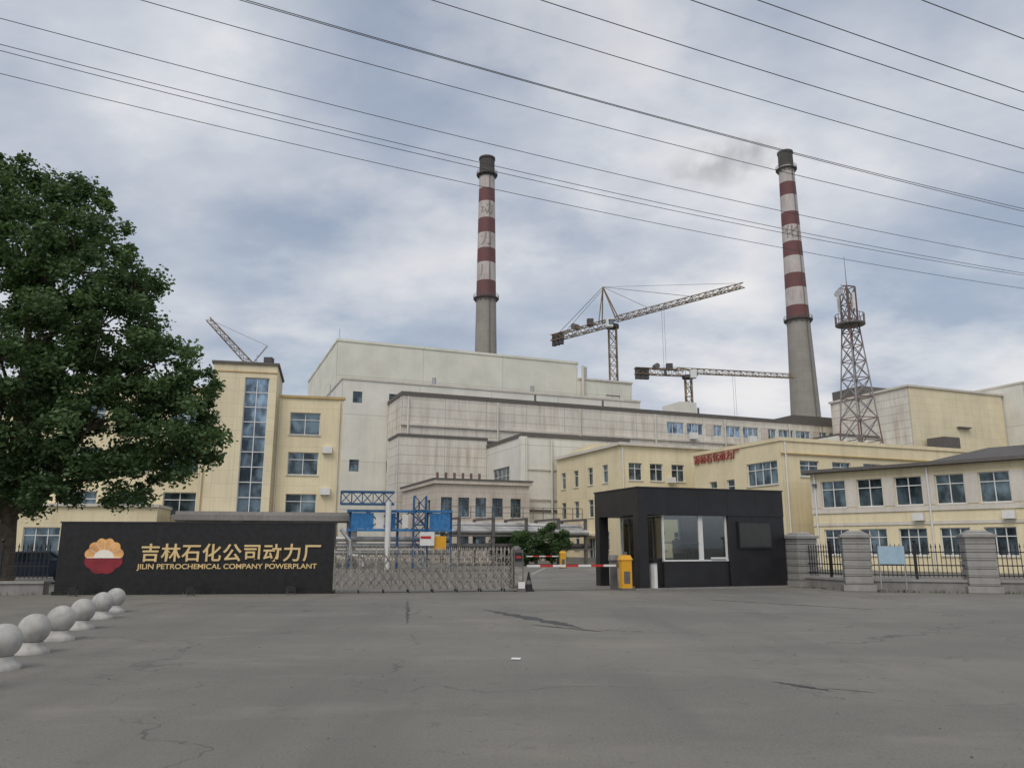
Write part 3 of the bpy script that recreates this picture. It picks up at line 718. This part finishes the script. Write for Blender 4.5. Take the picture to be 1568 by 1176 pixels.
for x in (-1,2.2,5.4,8.6,11.4):
    for y in (-.5,4.6): P.beam('post','steel_dark',(x,y,0),(x,y,4.1),.25)
    for z in (1.4,2.6,4.1): P.beam('cross_beam','steel_dark',(x,-.7,z),(x,4.8,z),.2)
for z in (1.4,2.6): P.beam('rail_beam','steel_dark',(-2,-.5,z),(12,-.5,z),.16)
for x in range(-2,12): P.beam('handrail','steel_dark',(x,-.7,4.1),(x,-.7,5.1),.05)
P.beam('handrail','steel_dark',(-2,-.7,5.1),(11,-.7,5.1),.05);P.beam('handrail','steel_dark',(-2,-.7,4.6),(11,-.7,4.6),.04)
P.finish()

# ------------------------------------------------------------ cranes
def crane(x,y,base,H,ang,jib,cj,apex,w=1.7,mt='crane_yellow'):
    b=B('tower_crane',(x,y),0)
    d=Vector((math.cos(ang),math.sin(ang),0));s_=Vector((-d.y,d.x,0))
    b.lattice('mast',mt,(0,0,base),(0,0,H-2),w,w,int((H-2-base)/2.1),.24,.14)
    b.cyl('slew_ring','counter',(0,0,H-2),(0,0,H-1.2),1.5,n=20)
    c=Vector((0,0,H))
    b.lattice('jib',mt,c+d*1.0-Vector((0,0,.6)),c+d*jib-Vector((0,0,.6)),1.3,1.0,int(jib/1.7),.16,.10,tri=True)
    b.lattice('counter_jib',mt,c-d*1.0-Vector((0,0,.6)),c-d*cj-Vector((0,0,.6)),1.5,1.5,max(4,int(cj/2)),.18,.11)
    for k in (0,1.2,2.4):
        q=c-d*(cj-.6-k);b.beam('counterweight','counter',q+Vector((0,0,-2.6)),q+Vector((0,0,.3)),1.1)
    q=c-d*(cj*.35);b.beam('winch_house','counter',q+Vector((0,0,.1)),q+Vector((0,0,1.6)),1.5);
    q=c-d*(cj*.6);b.cyl('winch_drum','steel_dark',q-s_*.9+Vector((0,0,.8)),q+s_*.9+Vector((0,0,.8)),.7)
    q=c+d*.6-s_*1.7;b.beam('cab','white',q+Vector((0,0,-2.2)),q+Vector((0,0,-.2)),1.5);b.beam('cab_window','glass',q+d*.5+Vector((0,0,-1.6)),q+d*.5+Vector((0,0,-.6)),1.2)
    if apex:
        a=c-d*2.5+Vector((0,0,apex))
        for t in (1,-1): b.beam('a_frame',mt,c+d*1.5+s_*t*.6,a,.22);b.beam('a_frame',mt,c-d*3.5+s_*t*.6,a,.22)
        for t in (.3,.62): b.beam('pendant','steel_dark',a,c+d*jib*t+Vector((0,0,.6)),.09)
        b.beam('pendant','steel_dark',a,c-d*(cj-1.5),.09);b.beam('pendant','steel_dark',a+Vector((0,0,-.6)),c-d*(cj-4),.07)
        b.beam('pendant','steel_dark',a,c+d*jib*.95+Vector((0,0,.6)),.06)
    q=c+d*jib*.42
    for o in (-.3,.3): b.beam('hoist_rope','steel_dark',q+d*o,q+d*o-Vector((0,0,14)),.05)
    b.beam('hook_block','counter',q-Vector((0,0,14)),q-Vector((0,0,15.2)),.5)
    b.finish()
crane(22.9,170,20,52.4,math.atan2(-24,22.3),33.5,19,8.5)
crane(44.3,190,20,45.0,math.atan2(5.6,28.7),29.5,14,0.8,1.5)
b=B('luffing_crane',(-52,150))
b.lattice('mast','crane_yellow',(0,0,10),(0,0,37),1.5,1.5,13,.2,.12)
b.lattice('jib','crane_yellow',(0,0,37),(-8.5,-2,46.0),1.2,.9,9,.16,.1);b.beam('a_frame','crane_grey',(0,0,37),(3,0,41),.2);b.beam('pendant','steel_dark',(3,0,41),(-8.5,-2,46.0),.06)
b.beam('counterweight','counter',(3.5,0,36),(3.5,0,38.5),1.6);b.beam('deck','crane_grey',(-1,0,37),(4,0,37),.6);b.finish()

# ------------------------------------------------------------ telecom mast
b=B('telecom_lattice_tower',(40.9,90),.3)
zz=[0,4,7.6,10.8,13.7,16.4,18.9,21.2,23.3,25.2,26.9,28.4,30.4,32.6]
def ww(z): return 5.0*(1-z/28.4)+1.25*(z/28.4) if z<28 else 1.25
for z0,z1 in zip(zz[:-1],zz[1:]):
    h0,h1=ww(z0)/2,ww(z1)/2
    c0=[(-h0,-h0,z0),(h0,-h0,z0),(h0,h0,z0),(-h0,h0,z0)];c1=[(-h1,-h1,z1),(h1,-h1,z1),(h1,h1,z1),(-h1,h1,z1)]
    for k in range(4):
        k2=(k+1)%4
        b.beam('legs','tower_red' if int(z0/8)%2 else 'crane_grey',c0[k],c1[k],.16)
        b.beam('bracing','crane_grey',c0[k],c1[k2],.08);b.beam('bracing','crane_grey',c0[k2],c1[k],.08);b.beam('bracing','tower_red',c1[k],c1[k2],.09)
b.cyl('platform','steel_dark',(0,0,27.8),(0,0,28.0),1.7,n=20)
for t in range(16):
    a=t*math.pi/8;b.beam('platform_rail','tower_red',(1.65*math.cos(a),1.65*math.sin(a),28),(1.65*math.cos(a),1.65*math.sin(a),29.1),.06)
    a2=(t+1)*math.pi/8;b.beam('platform_rail','tower_red',(1.65*math.cos(a),1.65*math.sin(a),29.1),(1.65*math.cos(a2),1.65*math.sin(a2),29.1),.06)
for a in (.5,2.6,4.6):
    b.box('panel_antenna','white',1.1*math.cos(a)-.15,1.1*math.cos(a)+.15,1.1*math.sin(a)-.08,1.1*math.sin(a)+.08,29.6,31.6)
b.cyl('dish','steel',(-1.3,-.4,31.4),(-1.75,-.5,31.6),.2,.6,n=20)
b.cyl('whip','steel_dark',(0,0,32.6),(0,0,36.6),.05,.02,n=6);b.beam('dipole','steel_dark',(-.9,0,32.8),(.9,0,32.8),.07);b.finish()

# ------------------------------------------------------------ overhead wires
wb=B('overhead_power_lines')
for Dd,H,sag in ((23.1,15.5,.0010),(24.3,15.4,.0010),(24.6,15.35,.0011),(26.2,15.5,.001),(20.6,15.6,.001),(19.8,15.9,.0008),(19.2,15.5,.001),(17.2,15.6,.0009),(16.0,15.6,.0009),(14.4,15.6,.0009),(13.8,15.7,.0008),(12.2,15.8,.0008)):
    pts=[]
    for i in range(-26,41):
        s_=i*2.0;x,y=G(s_,Dd);pts.append((x,y,H-.45+sag*(s_-8)**2-.027*(s_-8)-.013*(s_-30)))
    wb.path('conductor','wire',pts,.0125 if Dd>16.5 else .013,6)
wb.finish()

# ------------------------------------------------------------ vegetation
def leaves(centers,rads,n,size,squash=.8):
    idx=rng.integers(0,len(centers),n)
    c=centers[idx];r=rads[idx]
    d=rng.normal(size=(n,3));d/=np.linalg.norm(d,axis=1)[:,None]
    rad=rng.random(n)**.5*rng.uniform(.8,1.35,n)
    p=c+d*(r*rad)[:,None]*np.array([1,1,squash])
    a=rng.normal(size=(n,3));a[:,2]*=.6;a/=np.linalg.norm(a,axis=1)[:,None]
    t=rng.normal(size=(n,3));bb=np.cross(a,t);bb/=np.linalg.norm(bb,axis=1)[:,None]
    s=size*rng.uniform(.6,1.3,n)[:,None]
    v=np.empty((n,4,3));v[:,0]=p-a*s;v[:,1]=p+bb*s*.55-a*s*.1;v[:,2]=p+a*s;v[:,3]=p-bb*s*.55-a*s*.1
    return v.reshape(-1,3)
def leafmesh(name,v,mat):
    me=D.meshes.new(name);n=len(v)//4
    me.vertices.add(len(v));me.vertices.foreach_set('co',v.ravel().astype(np.float32))
    me.loops.add(4*n);me.loops.foreach_set('vertex_index',np.arange(4*n,dtype=np.int32))
    me.polygons.add(n);me.polygons.foreach_set('loop_start',np.arange(0,4*n,4,dtype=np.int32));me.polygons.foreach_set('loop_total',np.full(n,4,dtype=np.int32))
    me.materials.append(M[mat]);me.update();me.validate();return D.objects.new(name,me)
lobes=[(-21,32,14.8,3.0),(-18.6,31.6,13.2,3.0),(-24,32,12,4),(-17.4,31.3,10.5,3.2),(-20.8,30.6,9,3.8),(-15.0,31.6,9.0,2.2),(-14.0,31.6,6.2,2.0),(-17.2,31,6.2,2.9),(-21,31.3,6.0,3.2),(-24.5,32,7.5,4),(-19.5,32.4,16.7,1.5),(-22.3,32,17.4,1.4),(-27,32,9.5,4),(-16.2,31.5,12.2,1.3),(-13.6,31.6,7.8,1.3),(-15.4,31.4,4.6,1.4),(-18.5,31.2,4.2,1.6),(-21.5,31,4.0,1.6),(-13.0,31.5,5.6,1.1),(-24,31,4.2,1.8)]
cs=[];rs=[]
for lx,ly,lz,lr in lobes:
    k=int(10*lr**1.75)
    for _ in range(k):
        d=rng.normal(size=3);d/=np.linalg.norm(d);q=rng.uniform(.45,1.08)
        cs.append((lx+d[0]*lr*q,ly+d[1]*lr*q*.95,max(2.7,lz+d[2]*lr*q)));rs.append(rng.uniform(.22,.75))
cs=np.array(cs);rs=np.array(rs)
tb=B('broadleaf_tree',(0,0))
def limb(p0,p1,r0,r1,part='limbs'):
    p0=Vector(p0);p1=Vector(p1);mid=p0.lerp(p1,.5)+Vector((random.uniform(-.3,.3),random.uniform(-.3,.3),random.uniform(0,.5)))
    tb.cyl(part,'bark',p0,mid,r0,(r0+r1)/2,n=9);tb.cyl(part,'bark',mid,p1,(r0+r1)/2,r1,n=9)
tb.cyl('trunk','bark',(-20.4,32,0),(-20.4,32,.5),.42,.33,n=14);tb.cyl('trunk','bark',(-20.4,32,.5),(-20.6,32,4),.33,.28,n=14)
tb.cyl('trunk','bark',(-20.6,32,4),(-20.7,32,9),.28,.18,n=12);tb.cyl('trunk','bark',(-20.7,32,9),(-20.9,32,14.5),.18,.06,n=10)
for lx,ly,lz,lr in lobes:
    z0=max(2.8,min(12,lz-2.5));limb((-20.6,32,z0),(lx,ly,lz),.14,.04)
    for _ in range(7):
        d=rng.normal(size=3);d/=np.linalg.norm(d);limb((lx,ly,lz),(lx+d[0]*lr*.9,ly+d[1]*lr*.9,max(2.9,lz+d[2]*lr*.9)),.04,.012,'twigs')
te=tb.finish()
lo=leafmesh('foliage',leaves(cs,rs,int(len(cs)*175),.105),'leaf');scene.collection.objects.link(lo);lo.parent=te
def shrub(name,x,y,w,h,n):
    e=B(name,(x,y));e.cyl('stem','bark',(0,0,0),(0,0,h*.6),.1,.05,n=8)
    c=[];r=[]
    for _ in range(40):
        d=rng.normal(size=3);d/=np.linalg.norm(d);c.append((d[0]*w*.42,d[1]*w*.42,h*.52+d[2]*h*.38));r.append(rng.uniform(.3,.6))
    ee=e.finish();o=leafmesh('foliage',leaves(np.array(c),np.array(r),n,.1),'leaf2');scene.collection.objects.link(o);o.parent=ee
shrub('shrub',1.4,70,2.8,3.6,9000);shrub('shrub',3.6,71,3.2,3.9,9000);shrub('shrub',-.8,73,2.6,3.0,7000);shrub('shrub',-17.5,45,2.5,1.6,5000)

# ------------------------------------------------------------ cars
def car(x,y,yaw,mt):
    b=B('parked_car',(x,y),yaw)
    prof=[(-2.2,.35),(-2.25,.75),(-1.9,.95),(-1.25,1.0),(-.6,1.42),(.75,1.45),(1.4,1.05),(2.1,.92),(2.25,.7),(2.2,.32)]
    vs=[];n=len(prof)
    for yy in (-.88,-.80,.80,.88):
        for (px,pz) in prof:
            ins=.14 if pz>1.1 else 0
            vs.append((px,yy*(1-ins),pz if abs(yy)<.85 else pz-.04))
    fs=[]
    for k in range(3):
        for i in range(n-1): fs.append((k*n+i,k*n+i+1,(k+1)*n+i+1,(k+1)*n+i))
    fs.append(tuple(range(n)));fs.append(tuple(range(3*n,4*n)))
    b.add('body',mt,vs,fs)
    for s_ in (-1,1):
        yy=s_*.80
        b.add('side_windows','glass',[(-1.05,s_*.885,1.02),(1.2,s_*.885,1.02),(.7,yy*.98,1.36),(-.55,yy*.98,1.36)],[(0,1,2,3)])
        for wx in (-1.35,1.35):
            b.cyl('tyre','rubber',(wx,s_*.72,.32),(wx,s_*.91,.32),.32,n=20);b.cyl('hub','steel',(wx,s_*.9,.32),(wx,s_*.92,.32),.19,n=14)
    b.add('windscreen','glass',[(1.33,-.7,1.10),(1.33,.7,1.10),(.80,.62,1.43),(.80,-.62,1.43)],[(0,1,2,3)])
    b.add('rear_window','glass',[(-1.2,-.68,1.05),(-1.2,.68,1.05),(-.65,.6,1.41),(-.65,-.6,1.41)],[(0,1,2,3)])
    for s_ in (-1,1): b.box('headlamps','white',2.0,2.27,s_*.62-.16,s_*.62+.16,.66,.8)
    b.finish()
car(-21.9,36.5,.25,'car_dark');car(-22.5,43,.2,'car_white')

# ------------------------------------------------------------ world, sun, camera
w=D.worlds.new('World');scene.world=w;w.use_nodes=True;nt=w.node_tree;nt.nodes.clear()
out=nt.nodes.new('ShaderNodeOutputWorld')
sky=nt.nodes.new('ShaderNodeTexSky');sky.sky_type='NISHITA';sky.sun_disc=False
el,az=math.radians(50),math.radians(205)
sky.sun_elevation=el;sky.sun_rotation=az;sky.air_density=1.3;sky.dust_density=2
b1=nt.nodes.new('ShaderNodeBackground');b1.inputs[1].default_value=.11;nt.links.new(sky.outputs[0],b1.inputs[0])
tc=nt.nodes.new('ShaderNodeTexCoord');sep=nt.nodes.new('ShaderNodeSeparateXYZ');nt.links.new(tc.outputs['Generated'],sep.inputs[0])
zc=math_n(nt,'ADD',math_n(nt,'MAXIMUM',sep.outputs[2],0),.30)
cb=nt.nodes.new('ShaderNodeCombineXYZ');nt.links.new(math_n(nt,'DIVIDE',sep.outputs[0],zc),cb.inputs[0]);nt.links.new(math_n(nt,'DIVIDE',sep.outputs[1],zc),cb.inputs[1])
v=cb.outputs[0]
n1=noise(nt,mapped(nt,v,(1.0,1.15,1),(2.3,.4,0)),1.25,7,.5)
n2=noise(nt,mapped(nt,v,(.9,1.1,1),(5.1,2.2,0)),2.8,7,.55)
n3=noise(nt,mapped(nt,v,(1,1,1),(9.1,4.4,0)),.9,4,.5)
cover=ramp(nt,n1,.36,.56,.62,1.0)
f2=ramp(nt,math_n(nt,'ADD',math_n(nt,'MULTIPLY',n2,.5),math_n(nt,'MULTIPLY',n1,.5)),.40,.60)
cc=mixc(nt,f2,(.41,.465,.57),(.72,.74,.78))
hi=ramp(nt,math_n(nt,'ADD',math_n(nt,'MULTIPLY',n3,.6),math_n(nt,'MULTIPLY',n2,.4)),.50,.64)
cc=mixc(nt,hi,cc,(.87,.85,.85))
b2=nt.nodes.new('ShaderNodeBackground');nt.links.new(cc,b2.inputs[0]);b2.inputs[1].default_value=1.0
mx=nt.nodes.new('ShaderNodeMixShader');nt.links.new(cover,mx.inputs[0]);nt.links.new(b1.outputs[0],mx.inputs[1]);nt.links.new(b2.outputs[0],mx.inputs[2])
nt.links.new(mx.outputs[0],out.inputs[0])
sl=D.lights.new('sun','SUN');sl.energy=1.45;sl.angle=math.radians(30);sl.color=(1,.94,.86)
so=D.objects.new('sun',sl);scene.collection.objects.link(so)
dirv=Vector((math.sin(az)*math.cos(el),math.cos(az)*math.cos(el),math.sin(el)))
so.rotation_euler=dirv.to_track_quat('Z','Y').to_euler()
cam=D.cameras.new('camera');cam.sensor_width=36;cam.lens=27.18;cam.clip_end=6000;cam.clip_start=.05
co=D.objects.new('camera',cam);scene.collection.objects.link(co);co.location=(0,0,1.6);co.rotation_euler=(math.radians(90+11.9),0,0)
scene.camera=co
scene.view_settings.view_transform='Standard';scene.view_settings.look='None';scene.view_settings.exposure=0
